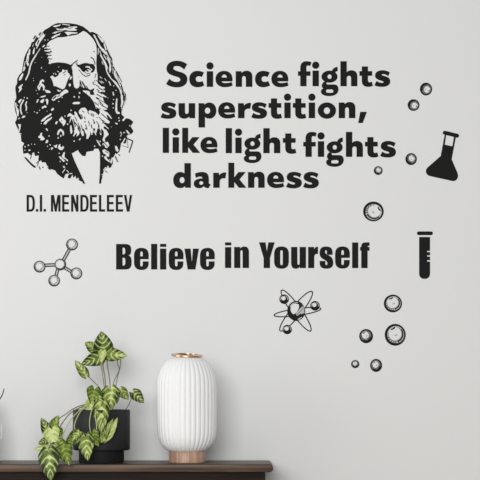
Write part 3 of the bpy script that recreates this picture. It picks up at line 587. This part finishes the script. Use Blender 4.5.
bubble(411.1, 159.1, 5.7, 6.0, 75, False, 'bubble sticker just left of the flask')
bubble(378.2, 170.6, 4.4, 4.4, 60, False, 'tiny bubble sticker under the lower word "fights"')
bubble(373.4, 211.5, 10.3, 9.9, 85, True, 'large bubble sticker above the end of "Yourself"')
bubble(392.9, 303.5, 9.1, 8.9, 0, True, 'second largest of the five lower bubble stickers, topmost of them')
bubble(366.1, 336.1, 6.9, 7.1, 0, False, 'small bubble sticker just left of the largest lower bubble')
bubble(395.2, 334.8, 10.5, 10.9, 0, True, 'largest bubble sticker, low on the wall at the right')
bubble(355.2, 364.1, 4.1, 4.0, 20, False, 'tiniest bubble sticker, lowest at the left of the lower bubbles')
bubble(376.1, 365.4, 6.0, 6.5, 0, False, 'small bubble sticker, lowest on the wall, right of the tiniest bubble')

# ------------------------------------------------------------------ molecule
def mp(x, y): return (30 + x / 8.571, 234 + y / 8.571)
q = 8.571
root = thing('molecule_decal', P(59, 286), 'sketched molecule sticker of five linked balls, left of "Believe"', 'wall sticker')
balls = [(260, 262, 50, -1), (360, 90, 51, 120), (82, 280, 51, 130), (207, 400, 50, 100), (397, 338, 51, 40)]
bonds = [((286, 225), (336, 135)), ((130, 268), (214, 265)), ((238, 300), (224, 354)), ((300, 290), (356, 324))]
def disc(b, g=0): return ell(*mp(b[0], b[1]), (b[2] + g) / q)
for a, b in bonds:
    f = Field(32, 236, 84, 288, 12); f.stroke([mp(*a), mp(*b)], 30 / q); f.stroke([mp(*a), mp(*b)], 12 / q, False)
    for bl in balls: f.poly(disc(bl, .4), False)
    o = sheet('bond', f, 59, 286, None, root, tol=.02)
    g = Field(32, 236, 84, 288, 12); g.stroke([mp(*a), mp(*b)], 12 / q)
    for bl in balls: g.poly(disc(bl, .4), False)
    o = sheet('bond_core', g, 59, 286, pale_ink, o, y1=-.0006, tol=.03)
for i, b in enumerate(balls):
    cx, cy = mp(b[0], b[1]); R = b[2] / q
    f = Field(32, 236, 84, 288, 12); f.poly(ell(cx, cy, R)); th = .17 if i else .12
    off = (0, -.03) if i else (-.07, -.04)
    f.poly(ell(cx + off[0] * R, cy + off[1] * R, R * (1 - th)), False)
    for k in range(5):
        a = math.radians((70 if i else 20) + k * 22)
        f.stroke([(cx + R * .95 * math.cos(a), cy + R * .95 * math.sin(a)), (cx + R * .66 * math.cos(a + .25), cy + R * .66 * math.sin(a + .25))], .10 * R)
    if i:
        f.stroke(arc(cx, cy, R * .72, 150, 225), .07 * R); f.stroke(arc(cx, cy, R * .66, -60, 5), .06 * R); f.stroke(arc(cx + .1 * R, cy + .1 * R, R * .3, 20, 80), .06 * R)
    o = sheet('ball', f, 59, 286, None, root, tol=.02)
    g = Field(32, 236, 84, 288, 12)
    g.poly(ell(cx, cy, R * .95)); g.poly(ell(cx - .08 * R, cy - .06 * R, R * (.52 if i else .7)), False); g.f = np.maximum(g.f, -f.f)
    sheet('tint', g, 59, 286, grey_ink if i == 0 else pale_ink, o, y1=-.0006, tol=.03)

# ------------------------------------------------------------------ atom
def ap(x, y): return (274 + x / 9.6, 286 + y / 9.6)
q = 9.6
root = thing('atom_decal', P(297, 335), 'black atom sticker with three orbits and three electrons, below "in"', 'wall sticker')
els = [(97, 127, 46), (393, 190, 46), (127, 418, 45)]
nuc = ell(*ap(213, 240), 86 / q, 96 / q)
orb = [(225, 250, 226, 33, math.radians(-8)), (212, 242, 243, 50, math.radians(-51)), (212, 236, 240, 47, math.radians(54.5))]
drawn = []
for cx, cy, a, b, rot in orb:
    f = Field(272, 284, 324, 336, 12); e = ell(*ap(cx, cy), a / q, b / q, rot, 64)
    f.stroke(e, 1.05, True, True); f.poly(nuc, False)
    for x, y, rr in els: f.poly(ell(*ap(x, y), (rr + .3) / q), False)
    for d in drawn: f.f = np.maximum(f.f, -d.f)
    drawn.append(f.copy()); [sheet('orbit_arc', [lp], 297, 335, None, root) for lp in f.contours(.02)]
f = Field(272, 284, 324, 336, 12); f.poly(nuc)
f.poly(tpath('M 160 200 C 175 165 215 160 240 180 C 245 215 225 250 190 272 C 165 262 152 235 160 200', 274, 286, q)[0], False)
f.poly(tpath('M 208 262 L 268 196 L 290 205 L 292 232 L 228 285 L 215 285', 274, 286, q)[0], False)
f.poly(tpath('M 255 262 L 288 235 L 292 258 L 262 272', 274, 286, q)[0], False)
f.poly(tpath('M 225 318 L 262 296 L 270 302 L 240 328', 274, 286, q)[0], False)
f.poly(tpath('M 140 300 L 165 318 L 190 328 L 170 324 L 148 312', 274, 286, q)[0], False)
f.poly(tpath('M 150 195 C 165 165 200 152 232 156 L 228 162 C 200 160 172 175 156 202', 274, 286, q)[0], False)
f.poly(tpath('M 255 168 C 275 178 290 192 296 212 L 288 204 C 280 190 268 178 255 168', 274, 286, q)[0], False)
f.stroke([ap(216, 280), ap(284, 210)], .5)
o = sheet('nucleus', f, 297, 335, None, root, tol=.02)
g = Field(272, 284, 324, 336, 12); g.poly(nuc); g.poly(tpath('M 160 200 C 175 165 215 160 240 180 C 245 215 225 250 190 272 C 165 262 152 235 160 200', 274, 286, q)[0], False); g.f = np.maximum(g.f, -f.f)
sheet('tint', g, 297, 335, pale_ink, o, y1=-.0006, tol=.03)
for x, y, rr in els:
    cx, cy = ap(x, y); R = rr / q
    f = Field(272, 284, 324, 336, 12); f.poly(ell(cx, cy, R)); f.poly(ell(cx - .14 * R, cy - .2 * R, .5 * R, .46 * R), False)
    f.stroke(arc(cx, cy, .76 * R, -70, 10), .13 * R, False); f.stroke(arc(cx, cy, .78 * R, 165, 220), .10 * R, False)
    o = sheet('electron', f, 297, 335, None, root, tol=.02)
    g = Field(272, 284, 324, 336, 12); g.poly(ell(cx, cy, R * .96)); g.poly(ell(cx - .14 * R, cy - .2 * R, .4 * R), False); g.f = np.maximum(g.f, -f.f)
    sheet('tint', g, 297, 335, pale_ink, o, y1=-.0006, tol=.03)

# ------------------------------------------------------------------ sideboard
YB, YF = -.018, -.250                     # back and front of the top
xr = S(33.2, YF)                          # right tip of the rounded nose
xl = -1.25
cab = thing('sideboard', ((xl + xr) / 2, (YB + YF) / 2, 0), 'dark walnut sideboard with a rounded top standing against the wall', 'sideboard')
cx0, cy0 = cab.location.x, cab.location.y
th = S(8.2, YF)
bm = bmesh.new(); nose = th * .47
bm = box_bm(xl - cx0, xr - cx0, YF - cy0, YB - cy0, TOPZ - th, TOPZ)
es = [e for e in bm.edges if abs(e.verts[0].co.x - e.verts[1].co.x) < 1e-5 and abs(e.verts[0].co.z - e.verts[1].co.z) < 1e-5]
bmesh.ops.bevel(bm, geom=es, offset=nose, segments=8, affect='EDGES', profile=.5)
es = [e for e in bm.edges if all(v.co.y < YF - cy0 + 1e-4 for v in e.verts)]
bmesh.ops.bevel(bm, geom=es, offset=th * .16, segments=3, affect='EDGES', profile=.5)
from_bm('top', bm, top_wood, cab, smooth=40)
bx1 = S(25.3, YF + .012); by0 = YF + .012
bx0 = xl + (xr - bx1)
zb = .14; body_top = TOPZ - th - .0006
from_bm('body', box_bm(bx0 - cx0, bx1 - cx0, by0 + .02 - cy0, YB - cy0, zb, body_top, .0015, 2), body_wood, cab, smooth=40)
knob_m = mat('dark_brass', lin((120, 95, 60)), .35, 1)
rail_b = body_top - .075
from_bm('rail', box_bm(bx0 - cx0, bx1 - cx0, by0 - cy0, by0 + .0195 - cy0, rail_b, body_top, .0015, 2), body_wood, cab, smooth=40)
nd = 4; dw = (bx1 - bx0) / nd
for i in range(nd):
    a, b = bx0 + dw * i + .0015, bx0 + dw * (i + 1) - .0015
    d = from_bm('door', box_bm(a - cx0, b - cx0, by0 - cy0, by0 + .0195 - cy0, zb + .004, rail_b - .003, .0015, 2), body_wood, cab, smooth=40)
    kx = b - .04 if i % 2 == 0 else a + .04
    k = lathe_bm([(0, 0), (.006, 0), (.006, .008), (.013, .014), (.013, .018), (.009, .021), (0, .021)], 24)
    bmesh.ops.rotate(k, verts=k.verts, cent=(0, 0, 0), matrix=Matrix.Rotation(PI / 2, 3, 'X'))
    bmesh.ops.translate(k, verts=k.verts, vec=(kx - cx0, by0 - cy0, .52))
    from_bm('knob', k, knob_m, d, smooth=40)
for x in (bx0 + .06, bx1 - .06):
    for y in (by0 + .035, YB - .03):
        lg = lathe_bm([(0, zb), (.022, zb), (.013, .0006), (0, .0006)], 24)
        bmesh.ops.translate(lg, verts=lg.verts, vec=(x - cx0, y - cy0, 0)); from_bm('leg', lg, body_wood, cab, smooth=40)

# ------------------------------------------------------------------ table lamp
LY = -.160
lamp = thing('table_lamp', Vector((S(187 - 240, LY), LY, TOPZ)), 'white pleated capsule table lamp on a round wooden base, right of the plant', 'lamp')
zpx = lambda py, y: P(0, py, y).z - TOPZ
zb1 = zpx(451.3, LY)
bprof = [(0, .0004), (S(17.6, LY), .0004), (S(18.1, LY), .0016), (S(18.1, LY), zb1 - .001), (S(17.8, LY), zb1), (0, zb1)]
from_bm('base', lathe_bm(bprof, 64), base_wood, lamp, smooth=40)
sil = [(18.2, 451.2), (21, 449.6), (24, 446.8), (26.6, 443), (28.6, 438), (29.6, 432), (30.0, 424), (30.1, 405), (30.1, 390), (29.8, 382), (28.6, 375.5), (26.6, 370), (24, 365.5), (20.5, 361.5), (17, 358.8), (15, 357.8)]
pts = catmull([(S(a, LY), 0, zpx(b, LY)) for a, b in sil], 4)
prof = [(p.x, p.z) for p in pts]
NP = 36; n_in = len(prof)
inner = [(r - .003, z) for r, z in reversed(prof)]
amp = .034
def pleat(t, i):
    j = i if i < n_in else 2 * n_in - 1 - i
    q = j / (n_in - 1); w = min(1, q / .10, (1 - q) / .10)
    return 1 - amp * w * (1 - abs(math.sin(t * NP / 2))) ** 1.4
from_bm('shade', lathe_bm(prof + inner + prof[:1], NP * 14, pleat), shade_m, lamp, smooth=180)
zr = zpx(357.6, LY)
rp = [(S(11.2, LY), -.0015), (S(15.6, LY), -.0015), (S(16.0, LY), 0), (S(15.6, LY), .0035), (S(11.2, LY), .0045), (S(10.8, LY), .001), (S(11.2, LY), -.0015)]
rb = lathe_bm(rp, 64)
bmesh.ops.rotate(rb, verts=rb.verts, cent=(0, 0, 0), matrix=Matrix.Rotation(math.radians(6), 3, 'X') @ Matrix.Rotation(math.radians(2.5), 3, 'Y'))
bmesh.ops.translate(rb, verts=rb.verts, vec=(0, 0, zr + .005))
from_bm('top_ring', rb, brass, lamp, smooth=40)

# ------------------------------------------------------------------ potted plant
PY = -.165; PX = 101.5
pot = thing('potted_plant', Vector((S(PX - 240, PY), PY, TOPZ)), 'trailing variegated arrowhead plant in a stepped charcoal pot, left of the lamp', 'potted plant')
po = pot.location.copy()
R1, R2 = S(28.6, PY), S(22.6, PY); zt, zm = zpx(409.6, PY), zpx(450, PY)
pp = [(0, .0005), (R2 - .002, .0005), (R2, .003), (R2, zm - .001), (R2 + .001, zm), (R1 - .005, zm), (R1 - .0015, zm + .0015), (R1, zm + .006), (R1, zt - .002), (R1 - .0015, zt), (R1 - .004, zt), (R1 - .0055, zt - .002), (R1 - .006, zt - .03), (0, zt - .031)]
from_bm('pot', lathe_bm(pp, 96), pot_m, pot, smooth=50)
from_bm('soil', lathe_bm([(0, zt - .0305), (R1 - .0065, zt - .0305), (R1 - .0065, zt - .012), (R1 * .6, zt - .008), (0, zt - .006)], 48), soil_m, pot, smooth=60)

DY = -.037                                 # the trailing growth hangs clear of the pot and of the sideboard's edge
def leaf(b, t, w, yb, yt, m, fold=.35, roll=0, droop=.12, curl=0.0):
    """b, t: photo positions of the leaf's base and tip, at depths yb and yt; w: breadth in photo pixels"""
    yb += DY; yt += DY
    B = P(*b, yb) - po; E = P(*t, yt) - po
    ax = E - B; L = ax.length; ax.normalize()
    toward = Vector((0, -1, 0)); s = ax.cross(toward).normalized(); n = s.cross(ax).normalized()
    if roll: s = Matrix.Rotation(math.radians(roll), 3, ax) @ s; n = Matrix.Rotation(math.radians(roll), 3, ax) @ n
    W = S(w * 1.08, (yb + yt) / 2) / 2
    # arrowhead leaf: two lobes behind the petiole, broad shoulders, drawn-out tip
    def hw(v):
        if v < .24: return .62 + .38 * math.sin(PI / 2 * v / .24)
        q = (v - .24) / .76
        return (1 - q ** 1.9) * (1 - .07 * math.sin(PI * q))
    bm = bmesh.new(); uvl = bm.loops.layers.uv.new('UVMap'); NV, NU = 18, 5; rows = []
    for i in range(NV + 1):
        v = i / NV; row = []
        for j in range(-NU, NU + 1):
            u = j / NU
            back = -.20 * (1 - v) ** 3 * math.sin(PI * min(1, abs(u) * .8))
            vv = (v + back + .13) / 1.13
            wv = u * hw(v) * W
            z = abs(u) * hw(v) * W * fold - droop * L * (2 * v - 1) ** 2 * .5 + curl * L * math.sin(v * 7 + u * 2) * .04 + .004 * L * math.cos((v - .3 * abs(u)) * 2 * PI * 5.5) * abs(u)
            row.append((bm.verts.new(B + ax * (vv * L) + s * wv + n * z), (u * .5 + .5, v)))
        rows.append(row)
    for a, c in zip(rows, rows[1:]):
        for j in range(2 * NU):
            q = (a[j], a[j + 1], c[j + 1], c[j])
            try: fc = bm.faces.new([x[0] for x in q])
            except ValueError: continue
            for lp, x in zip(fc.loops, q): lp[uvl].uv = x[1]
    bmesh.ops.remove_doubles(bm, verts=bm.verts, dist=1e-5)
    geom = bmesh.ops.solidify(bm, geom=bm.faces[:], thickness=.0007)
    return from_bm('leaf', bm, m, pot, smooth=60)
def stem(pts, r=.0016, m=None, r1=None):
    q = catmull([P(x, y, d + DY) - po for x, y, d in pts], 8)
    return from_bm('stem', tube_bm(q, r, r1 or r * .8), m or stem_m, pot, smooth=60)
A, Dk, G, Pl = leaf_var, leaf_dark, leaf_green, leaf_pale
# crown
leaf((104.3, 353.5), (101.3, 331.2), 19, -.13, -.135, Dk, .25)
leaf((95.5, 350.5), (85, 342), 11, -.11, -.11, A, .4, 20)
leaf((105, 354.5), (81.3, 364.3), 15, -.145, -.16, Dk, .3, -12)
leaf((103, 349.5), (101, 362.5), 8, -.155, -.17, Pl, .3, 0)
leaf((107, 351), (124, 353), 8, -.115, -.11, Dk, .4, 25)
leaf((105.5, 354.5), (127, 355.5), 13, -.14, -.15, A, .3, -8)
leaf((87, 377), (74.8, 360), 9.5, -.13, -.13, A, .35, 10)
# middle
leaf((95, 387), (91, 404), 14.5, -.155, -.175, G, .4, -10)
leaf((89.3, 400), (91.8, 418), 9.5, -.165, -.19, Pl, .5, 15)
leaf((104, 392), (97.5, 402), 8, -.15, -.16, G, .3, 0)
leaf((110, 386), (111, 411), 17, -.16, -.185, A, .25, 8)
leaf((116, 388), (117, 404), 7, -.13, -.14, A, .35, -20)
leaf((120, 388), (128.5, 400), 10, -.125, -.12, A, .4, 10)
leaf((132, 391), (144, 403), 11.5, -.12, -.12, Dk, .35, -12)
leaf((101.8, 400), (101, 433), 16.5, -.195, -.222, A, .25, 6)
leaf((98, 396), (100, 408), 9, -.185, -.2, A, .3, 0)
# in front of the pot
leaf((104, 441), (118.2, 417.5), 8.5, -.222, -.215, Pl, .5, 25)
leaf((103, 440), (113, 418), 7, -.218, -.213, A, .5, -20)
leaf((91.5, 431), (98.5, 446.3), 13, -.215, -.232, G, .35, 12)
leaf((99.5, 436), (106, 441), 12, -.218, -.226, A, .3, 10)
leaf((85, 433.5), (87.7, 460.5), 16.5, -.226, -.245, A, .25, 4)
leaf((79.8, 431.5), (64, 448), 12, -.222, -.235, G, .4, -10)
leaf((80, 431), (72, 441), 9, -.228, -.235, A, .3, 10)
# trailing to the left
leaf((62, 443.5), (69.3, 465), 16.5, -.236, -.258, G, .3, -4)
leaf((58, 440), (70, 450), 10, -.232, -.24, G, .3, 20)
leaf((48.5, 448), (50.7, 481), 20.5, -.262, -.276, Dk, .22, 4, .08)
leaf((56, 448), (59, 459), 7, -.255, -.262, A, .4, 10)
leaf((48.5, 435), (41.3, 417.5), 10, -.205, -.2, Dk, .4, 18)
leaf((52.5, 432), (58.2, 415), 11, -.2, -.195, G, .5, -20)
leaf((57.5, 428), (62.5, 438), 8, -.2, -.21, A, .4, 0)
leaf((51.3, 427), (54, 446.5), 16, -.212, -.235, Pl, .3, 8)
leaf((48.5, 440.5), (38, 443.8), 8, -.222, -.225, Dk, .4, 20)
leaf((50, 447), (33.2, 449.2), 5.5, -.238, -.235, Pl, .5, 10)
leaf((57, 444), (48, 450), 7, -.25, -.26, A, .4, 10)
# stems
stem([(104, 358, -.14), (103, 366, -.14), (105, 378, -.14), (105.5, 392, -.14), (105, 412, -.135)], .0015)
stem([(106.5, 354, -.135), (107.6, 366, -.135), (110, 386, -.135), (108, 412, -.13)], .0014)
stem([(117.5, 356, -.14), (117.7, 364, -.13), (119, 370, -.125), (113, 385, -.125), (108, 412, -.125)], .0012)
stem([(120.6, 356, -.135), (120.3, 366, -.125), (117.5, 377, -.12), (115.5, 388, -.12), (111, 412, -.12)], .0012)
stem([(87, 375.5, -.13), (94, 382, -.135), (101, 391, -.135), (104, 412, -.13)], .0013)
stem([(95, 350, -.11), (100, 360, -.11), (104, 385, -.12), (106, 412, -.12)], .0011)
stem([(132.6, 393, -.12), (130, 402, -.12), (126, 409, -.118), (120, 416, -.118)], .0012)
stem([(108, 412, -.12), (98, 404, -.14), (86, 405.5, -.17), (72, 412, -.195), (63, 422, -.2), (58.5, 431, -.205), (57, 441, -.225)], .0017)
stem([(106, 413, -.12), (96, 403.5, -.15), (85, 406.5, -.18), (73, 417, -.2), (66, 428, -.21), (61, 440, -.225), (60, 446, -.236)], .0016, pale_stem_m)
stem([(104, 413, -.12), (94, 404, -.15), (83, 405, -.165), (73, 409, -.185), (66, 414, -.19), (59, 419, -.195), (52.5, 430, -.2)], .0015)
stem([(103, 413, -.12), (92, 405, -.16), (82, 410, -.195), (76, 420, -.214), (74.5, 428, -.218), (78.5, 433, -.222)], .0015, pale_stem_m)
stem([(100, 413, -.15), (96, 407, -.19), (95.3, 415, -.215), (96.5, 425, -.22), (97, 436, -.224)], .0016, pale_stem_m)
stem([(99, 412, -.15), (94, 406, -.185), (91, 413, -.212), (89.5, 423, -.218), (90.5, 432, -.218)], .0014, pale_stem_m)
stem([(106, 413, -.15), (105, 408, -.185), (104.5, 416, -.212), (100, 428, -.216), (103, 441, -.222)], .0013)
stem([(90, 432, -.22), (86, 434, -.226), (80, 432, -.225), (72, 437, -.228), (62, 444, -.236), (55, 448, -.262)], .0015, stem_m)

# ------------------------------------------------------------------ vase and twig at the left edge
VY = -.13; vx = -13.5
vase = thing('glass_vase', Vector((S(vx - 240, VY), VY, TOPZ)), 'pale glass jug at the left end of the view, mostly out of frame', 'vase')
vp = [(0, .0006), (S(13.6, VY), .0006), (S(14.4, VY), .003), (S(13.2, VY), .0065), (S(12.2, VY), .02), (S(12.4, VY), .06), (S(11, VY), .11), (S(7, VY), .145), (S(6.4, VY), .165), (S(7, VY), .172), (S(6.4, VY), .172), (S(5.8, VY), .165), (S(6.3, VY), .145), (S(10.3, VY), .11), (S(11.6, VY), .06), (S(11.4, VY), .02), (S(10, VY), .008), (0, .008)]
from_bm('body', lathe_bm(vp, 64), vase_m, vase, smooth=60)
hx0, hx1, hz0, hz1 = S(11.4, VY), S(15.0, VY), zpx(438.6, VY), zpx(424.6, VY)
hb = tube_bm([Vector(p) for p in ((hx0, 0, hz0), (hx1 - .001, 0, hz0), (hx1, 0, hz0 + .001), (hx1, 0, hz1 - .002), (hx1 - .002, 0, hz1), (hx0 - .003, 0, hz1))], .0017, n=10)
from_bm('handle', hb, mat('white_enamel', (.85, .85, .84), .25), vase, smooth=60)
tw = [(-13.5, 455, VY), (-13.4, 420, VY), (-12.9, 408, VY), (-7, 405, VY), (-1, 400, VY), (2.2, 395, VY), (3.4, 391.5, VY), (4.0, 388.6, VY)]
tb = tube_bm(catmull([P(*p) for p in tw], 8), .0022, .0013)
base = P(*tw[0])
bmesh.ops.translate(tb, verts=tb.verts, vec=-base)
to = from_bm('twig', tb, twig_m, None, base, smooth=60); tag(to, 'thin dark twig tip curving up out of the jug at the left edge', 'twig')

# ------------------------------------------------------------------ light: a big soft window to the left and the room's bounce
w = bpy.data.worlds.new('room_light'); bpy.context.scene.world = w; w.use_nodes = True
w.node_tree.nodes['Background'].inputs[0].default_value = (1, .995, .985, 1)
w.node_tree.nodes['Background'].inputs[1].default_value = .34
def area(name, loc, aim, sx, sy, power, col=(1, 1, 1)):
    l = bpy.data.lights.new(name, 'AREA'); l.shape = 'RECTANGLE'; l.size = sx; l.size_y = sy; l.energy = power; l.color = col
    o = bpy.data.objects.new(name, l); C.objects.link(o); o.location = loc
    o.rotation_euler = (Vector(aim) - Vector(loc)).to_track_quat('-Z', 'Y').to_euler(); return o
area('window_light', (-3.0, -1.35, 1.75), (0, 0, 1.1), 1.6, 1.6, 26, (1, 1, 1))
area('front_fill_light', (-.7, -4.6, 1.9), (.0, 0, 1.12), 2.4, 1.6, 124, (1, 1, 1))  # added soft fill from the camera side, brightens the wall above the sideboard
